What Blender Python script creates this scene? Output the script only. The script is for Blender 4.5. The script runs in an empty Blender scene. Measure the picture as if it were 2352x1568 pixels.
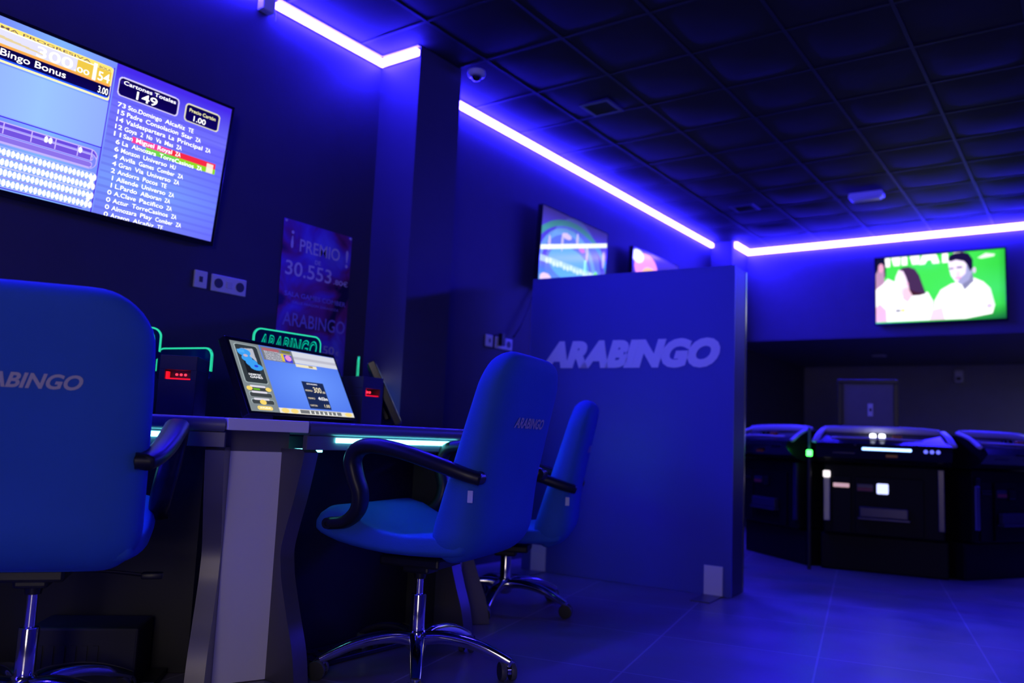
import bpy, bmesh, math, random
import numpy as np
from mathutils import Vector, Matrix
random.seed(4)
S = bpy.context.scene
COL = S.collection
R = math.radians

# ------------------------------------------------------------------ camera
EYE = Vector((0, 0, .78))
A, P, RO = R(35.8), math.atan(219/1881), R(2.508)
f0 = Vector((-math.sin(A), math.cos(A), 0)); r0 = Vector((math.cos(A), math.sin(A), 0)); up = Vector((0, 0, 1))
fw = f0*math.cos(P) + up*math.sin(P); u0 = r0.cross(fw)
rt = r0*math.cos(RO) + u0*math.sin(RO); uu = -r0*math.sin(RO) + u0*math.cos(RO)
cd = bpy.data.cameras.new('camera'); cam = bpy.data.objects.new('camera', cd); COL.objects.link(cam)
M = Matrix((rt, uu, -fw)).transposed().to_4x4(); M.translation = EYE
cam.matrix_world = M
cd.sensor_width = 22.3; cd.lens = 22.3*1881/2352; cd.clip_start = .05
cd.dof.use_dof = True; cd.dof.focus_distance = 2.4; cd.dof.aperture_fstop = 1.25
S.camera = cam
S.view_settings.view_transform = 'Standard'; S.view_settings.look = 'None'
S.view_settings.exposure = 0; S.view_settings.gamma = 1; S.view_settings.use_curve_mapping = False
W = bpy.data.worlds.new('world'); S.world = W; W.use_nodes = True
W.node_tree.nodes['Background'].inputs[0].default_value = (.3, .3, 1, 1)
W.node_tree.nodes['Background'].inputs[1].default_value = .0008

def lamp(name, loc, size, power, color, rot=(0, 0, 0), size_y=None):
    d = bpy.data.lights.new(name, 'AREA'); d.size = size; d.energy = power; d.color = color
    if size_y: d.shape = 'RECTANGLE'; d.size_y = size_y
    o = bpy.data.objects.new(name, d); COL.objects.link(o); o.location = loc; o.rotation_euler = rot
    return o
# fill light added behind the viewer, plus lamps at the side and far recess
lamp('rear_fill_light', (1.5, -2.5, 1.35), 1.0, 25, (1, .86, .80), (R(90), 0, R(42)), 1.9)  # unseen warm fill, added to brighten the pale pedestal and chrome
lamp('side_lamp', (2.2, 1.2, 2.70), .5, .8, (1, .85, .75))
lamp('recess_lamp', (.9, 9.6, 1.80), .4, 6, (.95, 1, .95))

# ------------------------------------------------------------------ materials
def lin(c):
    return tuple((x/12.92 if x <= .04045 else ((x+.055)/1.055)**2.4) for x in c)
def s8(r, g, b): return lin((r/255, g/255, b/255))
def mat(name, color, rough=.5, metal=0, var=0, vscale=8, bump=0, bscale=60, coat=0, spec=.5, aniso=None):
    m = bpy.data.materials.new(name); m.use_nodes = True
    nt = m.node_tree; b = nt.nodes['Principled BSDF']
    b.inputs['Base Color'].default_value = (*color, 1); b.inputs['Roughness'].default_value = rough
    b.inputs['Metallic'].default_value = metal; b.inputs['Specular IOR Level'].default_value = spec
    b.inputs['Coat Weight'].default_value = coat
    tc = nt.nodes.new('ShaderNodeTexCoord')
    if var:
        n = nt.nodes.new('ShaderNodeTexNoise'); n.inputs['Scale'].default_value = vscale; n.inputs['Detail'].default_value = 4
        nt.links.new(tc.outputs['Object'], n.inputs['Vector'])
        r = nt.nodes.new('ShaderNodeMapRange'); r.inputs['To Min'].default_value = 1-var; r.inputs['To Max'].default_value = 1+var
        nt.links.new(n.outputs['Fac'], r.inputs['Value'])
        mx = nt.nodes.new('ShaderNodeVectorMath'); mx.operation = 'SCALE'; mx.inputs[0].default_value = color
        nt.links.new(r.outputs[0], mx.inputs['Scale']); nt.links.new(mx.outputs[0], b.inputs['Base Color'])
    if bump:
        n = nt.nodes.new('ShaderNodeTexNoise'); n.inputs['Scale'].default_value = bscale; n.inputs['Detail'].default_value = 3
        nt.links.new(tc.outputs['Object'], n.inputs['Vector'])
        bp = nt.nodes.new('ShaderNodeBump'); bp.inputs['Strength'].default_value = bump; bp.inputs['Distance'].default_value = .004
        nt.links.new(n.outputs['Fac'], bp.inputs['Height']); nt.links.new(bp.outputs[0], b.inputs['Normal'])
    return m
def emi(name, color, strength, base=(.02, .02, .02)):
    m = mat(name, base, .4); b = m.node_tree.nodes['Principled BSDF']
    b.inputs['Emission Color'].default_value = (*color, 1); b.inputs['Emission Strength'].default_value = strength
    return m
def screen_mat(name, strength):
    m = mat(name, (.004, .004, .005), .12); nt = m.node_tree; b = nt.nodes['Principled BSDF']
    a = nt.nodes.new('ShaderNodeAttribute'); a.attribute_name = 'picture'
    nt.links.new(a.outputs['Color'], b.inputs['Emission Color']); b.inputs['Emission Strength'].default_value = strength
    return m

BLUE = (.024, .014, 1)
K = dict(
    led=emi('blue_led', BLUE, 225), ledfar=emi('blue_led_dimmer', BLUE, 13),
    teal=emi('teal_led', (.13, .75, .80), 10), tealglow=emi('teal_glow', (0, .66, .36), .8, (.0, .1, .08)),
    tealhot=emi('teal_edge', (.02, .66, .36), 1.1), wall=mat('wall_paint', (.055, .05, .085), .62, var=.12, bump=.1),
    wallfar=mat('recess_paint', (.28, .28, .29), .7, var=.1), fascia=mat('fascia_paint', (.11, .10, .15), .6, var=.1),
    ceil=mat('ceiling_tile', (.034, .031, .034), .75, var=.15, bump=.15, bscale=90, spec=.2), bar=mat('ceiling_bar', (.035, .035, .045), .6, spec=.2),
    white=mat('white_plastic', (.75, .75, .74), .35), trim=mat('white_trim', (.5, .5, .5), .5),
    fabric=mat('blue_fabric', (.035, .14, .52), .75, var=.08, bump=.25, bscale=260, spec=.25),
    print=mat('silver_print', (.60, .55, .52), .45), tag=mat('white_tag', (.8, .8, .8), .6),
    black=mat('black_plastic', (.012, .012, .013), .38), rubber=mat('dark_rubber', (.018, .018, .018), .6), grey=mat('grey_tyre', (.09, .09, .09), .5),
    chrome=mat('chrome', (.85, .84, .84), .10, 1), steel=mat('brushed_steel', (.38, .38, .40), .32, 1),
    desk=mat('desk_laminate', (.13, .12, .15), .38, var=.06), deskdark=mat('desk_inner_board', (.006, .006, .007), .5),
    edge=mat('desk_edge_laminate', (.15, .14, .16), .36, .5), pale=mat('pale_panel', (.90, .86, .88), .55, var=.05, vscale=3),
    panel=mat('partition_vinyl', (.09, .10, .42), .42, var=.03), panelside=mat('partition_side', (.03, .03, .035), .5),
    letter=mat('lavender_letter', (.95, .90, .95), .5), acrylic=mat('dark_acrylic', (.0, .05, .09), .1),
    caseg=mat('case_grey', (.035, .035, .037), .45, var=.1), gloss=mat('gloss_black', (.01, .01, .012), .15), plate=mat('socket_plate', (.85, .84, .85), .4),
    shiny=mat('blue_grey_metal', (.42, .42, .46), .25, 1), glassgrey=mat('monitor_back_grey', (.17, .17, .15), .5, var=.15),
)

# ------------------------------------------------------------------ mesh helpers
def link(name, me, m, parent=None, smooth=False):
    if not isinstance(m, (list, tuple)): m = [m]
    for x in m: me.materials.append(x)
    if smooth: me.polygons.foreach_set('use_smooth', [True]*len(me.polygons))
    o = bpy.data.objects.new(name, me); COL.objects.link(o); o.parent = parent
    return o
def fin(name, bm, m, parent=None, smooth=False, flat_angle=None):
    bmesh.ops.recalc_face_normals(bm, faces=bm.faces)
    me = bpy.data.meshes.new(name); bm.to_mesh(me); bm.free()
    o = link(name, me, m, parent, smooth)
    if smooth and flat_angle: me.set_sharp_from_angle(angle=R(flat_angle))
    return o
def B(): return bmesh.new()
def box(bm, x0, x1, y0, y1, z0, z1, bev=0, mi=0, seg=2):
    t = bmesh.new()
    v = [t.verts.new((x, y, z)) for z in (z0, z1) for y in (y0, y1) for x in (x0, x1)]
    for q in ((0, 1, 3, 2), (4, 6, 7, 5), (0, 4, 5, 1), (2, 3, 7, 6), (0, 2, 6, 4), (1, 5, 7, 3)): t.faces.new([v[i] for i in q])
    bmesh.ops.recalc_face_normals(t, faces=t.faces)
    if bev: bmesh.ops.bevel(t, geom=list(t.edges), offset=bev, segments=seg, affect='EDGES', profile=.5)
    merge(bm, t, mi)
def merge(bm, t, mi=0, mtx=None):
    mp = {v: bm.verts.new(mtx @ v.co if mtx else v.co) for v in t.verts}
    for f in t.faces:
        try:
            n = bm.faces.new([mp[v] for v in f.verts]); n.material_index = mi
        except ValueError: pass
    t.free()
def frame(d):
    d = Vector(d).normalized(); a = Vector((0, 0, 1)) if abs(d.z) < .9 else Vector((1, 0, 0))
    x = a.cross(d).normalized(); return x, d.cross(x).normalized()
def rings(bm, rs, cap=True, mi=0):
    vs = [[bm.verts.new(p) for p in r] for r in rs]; n = len(vs[0])
    for a, b in zip(vs, vs[1:]):
        for i in range(n):
            f = bm.faces.new((a[i], a[(i+1) % n], b[(i+1) % n], b[i])); f.material_index = mi
    if cap:
        for r in (vs[0][::-1], vs[-1]):
            f = bm.faces.new(r); f.material_index = mi
def cyl(bm, p0, p1, r0_, r1_=None, n=20, mi=0):
    r1_ = r0_ if r1_ is None else r1_; p0 = Vector(p0); p1 = Vector(p1); x, y = frame(p1-p0)
    rings(bm, [[p+(x*math.cos(k*2*math.pi/n)+y*math.sin(k*2*math.pi/n))*r for k in range(n)] for p, r in ((p0, r0_), (p1, r1_))], mi=mi)
def lathe(bm, prof, n=28, c=(0, 0), mi=0):
    rings(bm, [[Vector((c[0]+r*math.cos(k*2*math.pi/n), c[1]+r*math.sin(k*2*math.pi/n), z)) for k in range(n)] for r, z in prof], mi=mi)
def smoothpath(pts, sub=6):
    pts = [Vector(p) for p in pts]; out = []
    q = [pts[0]*2-pts[1]] + pts + [pts[-1]*2-pts[-2]]
    for i in range(1, len(q)-2):
        for k in range(sub):
            t = k/sub; a, b, c, d = q[i-1:i+3]
            out.append(.5*((2*b)+(c-a)*t+(2*a-5*b+4*c-d)*t*t+(3*b-a-3*c+d)*t**3))
    out.append(pts[-1]); return out
def sweep(bm, pts, rx, ry, side=(1, 0, 0), n=14, taper=None, expo=2.0, mi=0):
    # rx along 'side', ry across it
    side = Vector(side); rs = []; L = len(pts)
    for i, p in enumerate(pts):
        d = (pts[min(i+1, L-1)]-pts[max(i-1, 0)]).normalized()
        s = (side - d*side.dot(d)).normalized(); u = d.cross(s)
        k = taper(i/(L-1)) if taper else 1
        ring = []
        for j in range(n):
            a = 2*math.pi*j/n; c, s_ = math.cos(a), math.sin(a)
            ring.append(p + s*(rx*k*math.copysign(abs(c)**(2/expo), c)) + u*(ry*k*math.copysign(abs(s_)**(2/expo), s_)))
        rs.append(ring)
    rings(bm, rs, mi=mi)
def prism(bm, pts, axis, a0, a1, mi=0):
    # pts 2d polygon; axis 0:x (pts=y,z) 1:y (pts=x,z) 2:z (pts=x,y)
    def P3(p, a): return [(a, p[0], p[1]), (p[0], a, p[1]), (p[0], p[1], a)][axis]
    rings(bm, [[P3(p, a) for p in pts] for a in (a0, a1)], mi=mi)
def rrect(x0, x1, y0, y1, r, n=5):
    o = []
    for cx, cy, s in ((x1-r, y1-r, 0), (x0+r, y1-r, 90), (x0+r, y0+r, 180), (x1-r, y0+r, 270)):
        for k in range(n+1):
            a = R(s+90*k/n); o.append((cx+r*math.cos(a), cy+r*math.sin(a)))
    return o
def quad(bm, pts, mi=0):
    f = bm.faces.new([bm.verts.new(p) for p in pts]); f.material_index = mi

def root(name, label, cat, loc=(0, 0, 0), rz=0, group=None, rx=0):
    o = bpy.data.objects.new(name, None); COL.objects.link(o); o.empty_display_size = .1
    o.location = loc; o.rotation_euler = (R(rx), 0, R(rz)); o['label'] = label; o['category'] = cat
    if group: o['group'] = group
    return o
def tag(o, label, cat, group=None, kind=None):
    o['label'] = label; o['category'] = cat
    if group: o['group'] = group
    return o
def struct(o): o['kind'] = 'structure'; return o

def text_pts(body, offset=0, shear=0, ext=0, space=1, res=4):
    c = bpy.data.curves.new('lettering', 'FONT'); c.body = body; c.offset = offset; c.shear = shear; c.extrude = ext
    c.space_character = space; c.resolution_u = res; c.fill_mode = 'BOTH' if ext else 'FRONT'
    o = bpy.data.objects.new('lettering', c); COL.objects.link(o)
    bpy.context.view_layer.update()
    me = bpy.data.meshes.new_from_object(o.evaluated_get(bpy.context.evaluated_depsgraph_get()))
    bpy.data.objects.remove(o); bpy.data.curves.remove(c)
    v = np.array([list(x.co) for x in me.vertices]); f = [list(p.vertices) for p in me.polygons]
    bpy.data.meshes.remove(me)
    return v, f
def put_text(bm, body, x0, z0, x1, z1, y, mi=0, offset=0, shear=0, depth=0, mirror=False, space=1, bound=None):
    # lettering in the local XZ plane facing -Y, fitted to the rectangle
    v, f = text_pts(body, offset, shear, space=space)
    if len(v) == 0: return
    mn, mxx = v.min(0), v.max(0)
    lo, hi = (mn[1], mxx[1]) if bound is None else bound
    sx = (x1-x0)/(mxx[0]-mn[0]); sz = (z1-z0)/(hi-lo)
    X = (v[:, 0]-mn[0])*sx; X = x1-X if mirror else x0+X
    Z = z0+(v[:, 1]-lo)*sz
    vs = [bm.verts.new((X[i], y, Z[i])) for i in range(len(v))]
    fs = []
    for q in f:
        try:
            a = bm.faces.new([vs[i] for i in (q[::-1] if mirror else q)]); a.material_index = mi; fs.append(a)
        except ValueError: pass
    if depth:
        r = bmesh.ops.extrude_face_region(bm, geom=fs)
        bmesh.ops.translate(bm, vec=(0, -depth, 0), verts=[e for e in r['geom'] if isinstance(e, bmesh.types.BMVert)])
def txt(name, parent, m, items, y, **kw):
    bm = B()
    for it in items: put_text(bm, it[0], *it[1:5], y, mi=it[5] if len(it) > 5 else 0, **kw)
    me = bpy.data.meshes.new(name); bm.to_mesh(me); bm.free()
    return link(name, me, m, parent)

# picture painter for lit screens
class Pic:
    def __init__(s, w, h, c=(0, 0, 0)):
        s.w, s.h = w, h; s.a = np.zeros((h, w, 3)); s.a[:] = lin(c) if max(c) <= 1 else s8(*c)
        s.V, s.U = np.meshgrid((np.arange(h)+.5)/h, (np.arange(w)+.5)/w, indexing='ij'); s.asp = w/h
    def c(s, c): return np.array(s8(*c))
    def put(s, m, c, al=1):
        s.a[m] = s.a[m]*(1-al)+s.c(c)*al
    def rect(s, u0, v0, u1, v1, c, al=1): s.put((s.U >= u0) & (s.U < u1) & (s.V >= v0) & (s.V < v1), c, al)
    def rr(s, u0, v0, u1, v1, r, c, al=1):
        dx = np.maximum(np.abs(s.U-(u0+u1)/2)-(u1-u0)/2+r/s.asp, 0)*s.asp; dy = np.maximum(np.abs(s.V-(v0+v1)/2)-(v1-v0)/2+r, 0)
        s.put(dx*dx+dy*dy < r*r, c, al)
    def ell(s, u, v, ru, rv, c, al=1): s.put(((s.U-u)/ru)**2+((s.V-v)/rv)**2 < 1, c, al)
    def ring(s, u, v, ru, rv, t, c, al=1):
        d = np.sqrt(((s.U-u)/ru)**2+((s.V-v)/rv)**2); s.put(np.abs(d-1) < t, c, al)
    def poly(s, pts, c, al=1):
        m = np.zeros_like(s.U, bool); n = len(pts)
        for i in range(n):
            (x0, y0), (x1, y1) = pts[i], pts[(i+1) % n]
            if y0 == y1: continue
            k = ((y0 > s.V) != (y1 > s.V)) & (s.U < (x1-x0)*(s.V-y0)/(y1-y0)+x0); m ^= k
        s.put(m, c, al)
    def blend(s, mask, c): s.a[:] = s.a*(1-mask[..., None])+s.c(c)*mask[..., None]
def screen(pic, w, h, y, m, parent, x0=0, z0=0, name='screen'):
    nw, nh = pic.w, pic.h
    X, Z = np.meshgrid(x0+np.linspace(0, w, nw), z0+np.linspace(0, h, nh))
    co = np.stack([X, np.full_like(X, y), Z], -1).reshape(-1, 3)
    i = np.arange(nw*nh).reshape(nh, nw); q = np.stack([i[:-1, :-1], i[:-1, 1:], i[1:, 1:], i[1:, :-1]], -1).reshape(-1, 4)
    me = bpy.data.meshes.new(name); me.vertices.add(nw*nh); me.vertices.foreach_set('co', co.ravel())
    me.loops.add(q.size); me.loops.foreach_set('vertex_index', q.ravel())
    me.polygons.add(len(q)); me.polygons.foreach_set('loop_start', np.arange(len(q))*4)
    me.update(calc_edges=True)
    at = me.color_attributes.new('picture', 'FLOAT_COLOR', 'POINT')
    at.data.foreach_set('color', np.concatenate([pic.a.reshape(-1, 3), np.ones((nw*nh, 1))], 1).ravel())
    return link(name, me, m, parent)

# ------------------------------------------------------------------ the room
XW, YF, ZC = -3.1, 8.045, 2.79
XE, YB = 2.7, -3.4
def slab(name, args, m, bev=0):
    bm = B(); box(bm, *args, bev); return struct(fin(name, bm, m))
# floor with tile joints, turned 12.5 degrees to the walls
fm = mat('floor_tile', (.2, .19, .2), .3)
nt = fm.node_tree; bs = nt.nodes['Principled BSDF']
tc = nt.nodes.new('ShaderNodeTexCoord'); mp = nt.nodes.new('ShaderNodeMapping')
mp.inputs['Rotation'].default_value = (0, 0, R(-12.5)); mp.inputs['Location'].default_value = (.16, .16, 0)
br = nt.nodes.new('ShaderNodeTexBrick'); br.offset = 0; br.inputs['Scale'].default_value = 1
br.inputs['Brick Width'].default_value = .6; br.inputs['Row Height'].default_value = .6; br.inputs['Mortar Size'].default_value = .004
br.inputs['Color1'].default_value = (.29, .265, .27, 1); br.inputs['Color2'].default_value = (.33, .30, .305, 1); br.inputs['Mortar'].default_value = (.55, .52, .52, 1)
ns = nt.nodes.new('ShaderNodeTexNoise'); ns.inputs['Scale'].default_value = 3.5; ns.inputs['Detail'].default_value = 6
mx = nt.nodes.new('ShaderNodeMixRGB'); mx.blend_type = 'MULTIPLY'; mx.inputs[0].default_value = .5
rp = nt.nodes.new('ShaderNodeMapRange'); rp.inputs['From Min'].default_value = .3; rp.inputs['From Max'].default_value = .7
rp.inputs['To Min'].default_value = .28; rp.inputs['To Max'].default_value = .42
nt.links.new(tc.outputs['Object'], mp.inputs[0]); nt.links.new(mp.outputs[0], br.inputs[0]); nt.links.new(mp.outputs[0], ns.inputs[0])
nt.links.new(br.outputs[0], mx.inputs[1]); nt.links.new(ns.outputs['Color'], mx.inputs[2]); nt.links.new(mx.outputs[0], bs.inputs['Base Color'])
nt.links.new(ns.outputs['Fac'], rp.inputs[0]); nt.links.new(rp.outputs[0], bs.inputs['Roughness'])
bm = B(); box(bm, XW-.2, XE+.2, YB-.2, 11.2, -.1, 0); struct(fin('floor', bm, fm))

# ceiling of gently sagging tiles in a metal grid
P_ = .4825; bm = B()
xs = [XW] + [-2.63+P_*k for k in range(13)]; xs = [x for x in xs if x < XE]+[XE+.02]
y0 = 4.26-P_*16; ys = [y0+P_*k for k in range(25)]; ys = [YB-.02]+[y for y in ys if YB < y < YF]+[YF+.02]
n = 7
for a, b in zip(xs, xs[1:]):
    for c, d in zip(ys, ys[1:]):
        sag = random.uniform(.003, .010); g = []
        for i in range(n+1):
            for j in range(n+1):
                u, v = i/n, j/n
                g.append(bm.verts.new((a+(b-a)*u, c+(d-c)*v, ZC-sag*1.0*(16*u*(1-u)*v*(1-v))**.7)))
        for i in range(n):
            for j in range(n): bm.faces.new((g[i*(n+1)+j], g[i*(n+1)+j+1], g[(i+1)*(n+1)+j+1], g[(i+1)*(n+1)+j]))
struct(fin('ceiling', bm, K['ceil'], smooth=True))
bm = B()
for x in xs[1:-1]: box(bm, x-.009, x+.009, YB, YF, ZC-.005, ZC+.004)
for y in ys[1:-1]: box(bm, XW, XE, y-.009, y+.009, ZC-.0046, ZC+.004)
struct(fin('trim_1', bm, K['bar']))
slab('wall_left', (XW-.15, XW, YB, 11, 0, 3.0), K['wall'])
slab('wall_right', (XE, XE+.15, YB, 11, 0, 3.0), K['wall'])
slab('wall_rear', (XW, XE, YB-.15, YB, 0, 3.0), K['wall'])
slab('wall_column_near', (XW, -2.82, 2.985, 3.32, 0, ZC-.004), K['wall'])
slab('wall_column_far', (XW, -2.88, 7.62, YF, 0, ZC-.004), K['wall'])
slab('wall_fascia', (XW, XE, YF, YF+.12, 1.84, 3.0), K['fascia'])
slab('ceiling_recess', (XW, XE, YF+.12, 10.8, 1.84, 1.9), K['fascia'])
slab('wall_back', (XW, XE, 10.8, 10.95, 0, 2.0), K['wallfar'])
# pale angle trim between wall and ceiling
bm = B()
for a in ((XW, XW+.022, -3.3, 2.985), (XW, XW+.022, 3.32, 7.62), (-2.88, -2.858, 7.62, YF), (-2.88, XE, YF-.022, YF), (XW, -2.82, 2.963, 2.985)):
    box(bm, *a, ZC-.012, ZC-.006)
struct(fin('trim_2', bm, K['trim']))

# LED strips: channel + glowing diffuser
def strip(label, segs, z=2.752, w=.032, m='led', group='blue light strips along the ceiling edge'):
    # segs: list of ((x,y),(x,y),(nx,ny)) with wall normal
    r = root('led_strip', label, 'light strip', (segs[0][0][0], segs[0][0][1], z), 0, group)
    b1, b2 = B(), B(); ox, oy = segs[0][0]
    for (ax, ay), (bx, by), (nx, ny) in segs:
        for b_, d0, d1, h in ((b1, .001, .006, w/2+.004), (b2, .006, .034, w/2)):
            X = sorted((ax+nx*d0, bx+nx*d1)); Y = sorted((ay+ny*d0, by+ny*d1))
            box(b_, X[0]-ox, X[1]-ox, Y[0]-oy, Y[1]-oy, -h, h)
    fin('channel', b1, K['trim'], r); fin('diffuser', b2, K[m], r)
strip('bright blue strip above the big bingo screen, bent at the column', [((XW, 2.27), (XW, 2.984), (1, 0)), ((XW+.02, 2.985), (-2.822, 2.985), (0, -1))], 2.745, .03)
strip('bright blue strip end disappearing off the top edge left of the white junction box', [((XW, YB+.05), (XW, 2.17), (1, 0))], 2.765, .024)
strip('longest bright blue strip, running over the two screens behind the partition', [((XW, 3.325), (XW, 7.6), (1, 0))], 2.752, .034)
strip('blue strip on the far wall above the screen showing two people', [((-2.88, 7.66), (-2.88, 8.04), (1, 0)), ((-2.86, YF), (-1.42, YF), (0, -1)), ((-1.41, YF), (XE-.05, YF), (0, -1))], 2.752, .05)
strip('blue strip along the wall behind the viewer', [((XW+.05, YB), (XE-.05, YB), (0, 1))], 2.752, .04, 'ledfar')
strip('blue strip along the right-hand wall', [((XE, YB+.05), (XE, YF-.05), (-1, 0))], 2.752, .04, 'ledfar')

# junction box of the strip
r = root('junction_box', 'small white junction box with hanging wire end at the start of the blue strip', 'junction box', (XW, 2.215, 2.66))
bm = B(); box(bm, 0, .045, -.04, .03, .02, .11, .006); fin('housing', bm, K['white'], r)
bm = B(); sweep(bm, smoothpath([(.02, .03, .06), (.02, .045, .05), (.02, .05, .02), (.02, .05, 0)]), .004, .004); fin('wire', bm, K['white'], r, True)

# dome, ceiling vents, emergency lamp
r = root('ceiling_sensor', 'round white ceiling sensor beside the column top', 'sensor', (-2.745, 3.36, ZC-.012))
bm = B(); lathe(bm, [(.001, 0), (.048, 0), (.05, -.012), (.046, -.026), (.038, -.03)]); fin('base', bm, K['white'], r, True, 40)
bm = B(); lathe(bm, [(.030, -.028), (.029, -.038), (.018, -.052), (.002, -.056)]); fin('lens', bm, K['gloss'], r, True)
bm = B(); lathe(bm, [(.034, -.028), (.034, -.036), (.031, -.038), (.030, -.028)]); fin('ring', bm, K['chrome'], r, True, 40)
def vent(x, y, label):
    r = root('ceiling_vent', label, 'vent', (x, y, ZC-.012), 0, 'square air vents in the dark ceiling')
    bm = B(); s = .10; t = .075
    for a in ((-s, s, -s, -t), (-s, s, t, s), (-s, -t, -t, t), (t, s, -t, t)): box(bm, *a, -.012, 0, .002)
    fin('frame', bm, K['caseg'], r)
    bm = B(); box(bm, -t, t, -t, t, -.002, 0); fin('grille_back', bm, K['rubber'], r)
    for k in range(5):
        bm = B(); y_ = -.055+.0275*k; box(bm, -t+.001, t-.001, y_-.009, y_+.003, -.009, -.003, .001); fin('slat', bm, K['rubber'], r)
vent(-2.385, 4.12, 'square dark ceiling vent with pale frame, the larger one nearer the column')
vent(-2.37, 6.54, 'square dark ceiling vent seen small above the gap at the far column')
r = root('emergency_light', 'white bar-shaped emergency light on the dark ceiling', 'ceiling light', (-1.42, 6.585, ZC-.012))
bm = B(); prism(bm, rrect(-.125, .125, -.045, 0, .015), 1, -.045, .045); fin('housing', bm, K['white'], r, True, 40)
bm = B(); box(bm, -.105, .105, -.034, .034, -.058, -.045, .006); fin('diffuser', bm, K['white'], r)

# ------------------------------------------------------------------ wall plates and cables
def plate(label, y0, y1, z, kind):
    r = root('socket_plate', label, 'socket', (XW, (y0+y1)/2, z), 90, 'socket plates on the left wall'); w = (y1-y0)/2
    bm = B(); box(bm, -w, w, -.010, -.0005, -.037, .037, .003); fin('cover', bm, K['plate'], r)
    if kind == 3:
        for x in (-w*.62, w*.62):
            bm = B(); cyl(bm, (x, -.0125, 0), (x, -.0105, 0), .021); fin('socket', bm, K['grey'], r, True, 40)
        bm = B(); box(bm, -.014, .014, -.0135, -.0105, -.014, .014, .001); fin('data_port', bm, K['white'], r)
    elif kind == 2:
        bm = B(); cyl(bm, (w*.55, -.0125, 0), (w*.55, -.0105, 0), .021); fin('socket', bm, K['grey'], r, True, 40)
        bm = B(); box(bm, -w*.75, -w*.30, -.040, -.0105, -.018, .06, .004); fin('black_plug', bm, K['black'], r)
    else:
        bm = B(); box(bm, -.008, .008, -.0125, -.0105, -.012, .012, .001); fin('data_port', bm, K['grey'], r)
plate('small square socket plate under the big bingo screen', 1.975, 2.037, 1.388, 1)
plate('long socket plate with two round outlets under the big bingo screen', 2.059, 2.235, 1.386, 3)
plate('small socket plate just above the tall back of the middle chair', 4.01, 4.08, 1.372, 1)
plate('wide socket plate with a black plug, near the left end of the partition', 4.11, 4.29, 1.37, 2)
bm = B(); sweep(bm, smoothpath([(XW+.03, 4.27, 1.42), (XW+.04, 4.33, 1.5), (XW+.03, 4.44, 1.66), (XW+.02, 4.55, 1.86)]), .006, .006)
tag(fin('power_cable', bm, K['black'], None, True), 'thin black cable rising from the wide socket plate to the screen behind the partition', 'cable')
# poster on the wall
r = root('wall_poster', 'dark purple and blue prize poster on the left wall beside the column', 'poster', (XW, 2.42, 1.02), 90)
pm = mat('poster_print', (.2, .1, .4), .35); nt = pm.node_tree
n1 = nt.nodes.new('ShaderNodeTexNoise'); n1.inputs['Scale'].default_value = 4.2; n1.inputs['Detail'].default_value = 3; n1.inputs['Distortion'].default_value = .8
tcn = nt.nodes.new('ShaderNodeTexCoord'); rmp = nt.nodes.new('ShaderNodeValToRGB'); e = rmp.color_ramp.elements
e[0].position = .36; e[0].color = (.02, .01, .06, 1); e[1].position = .7; e[1].color = (.25, .22, .95, 1)
q = e.new(.45); q.color = (.30, .04, .20, 1); q = e.new(.55); q.color = (.20, .08, .70, 1)
nt.links.new(tcn.outputs['Object'], n1.inputs['Vector']); nt.links.new(n1.outputs['Fac'], rmp.inputs[0]); nt.links.new(rmp.outputs[0], nt.nodes['Principled BSDF'].inputs['Base Color'])
bm = B(); box(bm, 0, .43, -.004, -.001, 0, .74); fin('sheet', bm, pm, r)
pt = mat('poster_letter', (.95, .85, .98), .5); pt2 = mat('poster_dim_letter', (.40, .32, .85), .5)
txt('lettering', r, [pt, pt2], [('¡', .045, .605, .062, .69), ('PREMIO', .10, .598, .355, .66), ('!', .395, .575, .412, .665), ('DE', .20, .555, .235, .575),
    ('30.553', .025, .475, .31, .545), ('.80€', .325, .478, .42, .505), ('SALA GAMES COMBER', .03, .375, .415, .398, 1), ('CALLE ARAGON ZARAGOZA', .08, .345, .37, .357, 1),
    ('ARABINGO', .03, .235, .42, .300, 1), ('0.50', .23, .125, .36, .165), ('€', .37, .125, .39, .145), ('CLIENTE', .22, .085, .39, .105)], -.0045, offset=.01)
for nm, x in (('corner_tack', .01), ('corner_tack', .42)):
    bm = B(); cyl(bm, (x, -.008, .73), (x, -.004, .73), .006); fin(nm, bm, K['white'], r)

# ------------------------------------------------------------------ wall screens
def tv(label, loc, rz, tilt, w, h, pic, strength, texts=(), tmat=(), group='lit flat screens on the walls', bez=.012, depth=.045):
    r = root('wall_screen', label, 'television', loc, rz, group, tilt)
    bm = B(); box(bm, -bez, w+bez, 0, depth, -bez-.006, h+bez, .004); fin('housing', bm, K['gloss'], r)
    bm = B()
    for a in ((-bez, w+bez, -bez-.006, 0), (-bez, w+bez, h, h+bez), (-bez, 0, 0, h), (w, w+bez, 0, h)): box(bm, a[0], a[1], -.004, -.0002, a[2], a[3], .0012)
    fin('bezel', bm, K['gloss'], r)
    sc = screen(pic, w, h, -.002, screen_mat('lit_screen_picture', strength), r)
    if texts: txt('screen_lettering', sc, list(tmat), texts, -.003, offset=.008)
    bm = B(); box(bm, w*.35, w*.65, depth, depth+.035, h*.3, h*.7, .004); fin('wall_bracket', bm, K['black'], r)
    return r, sc
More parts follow.
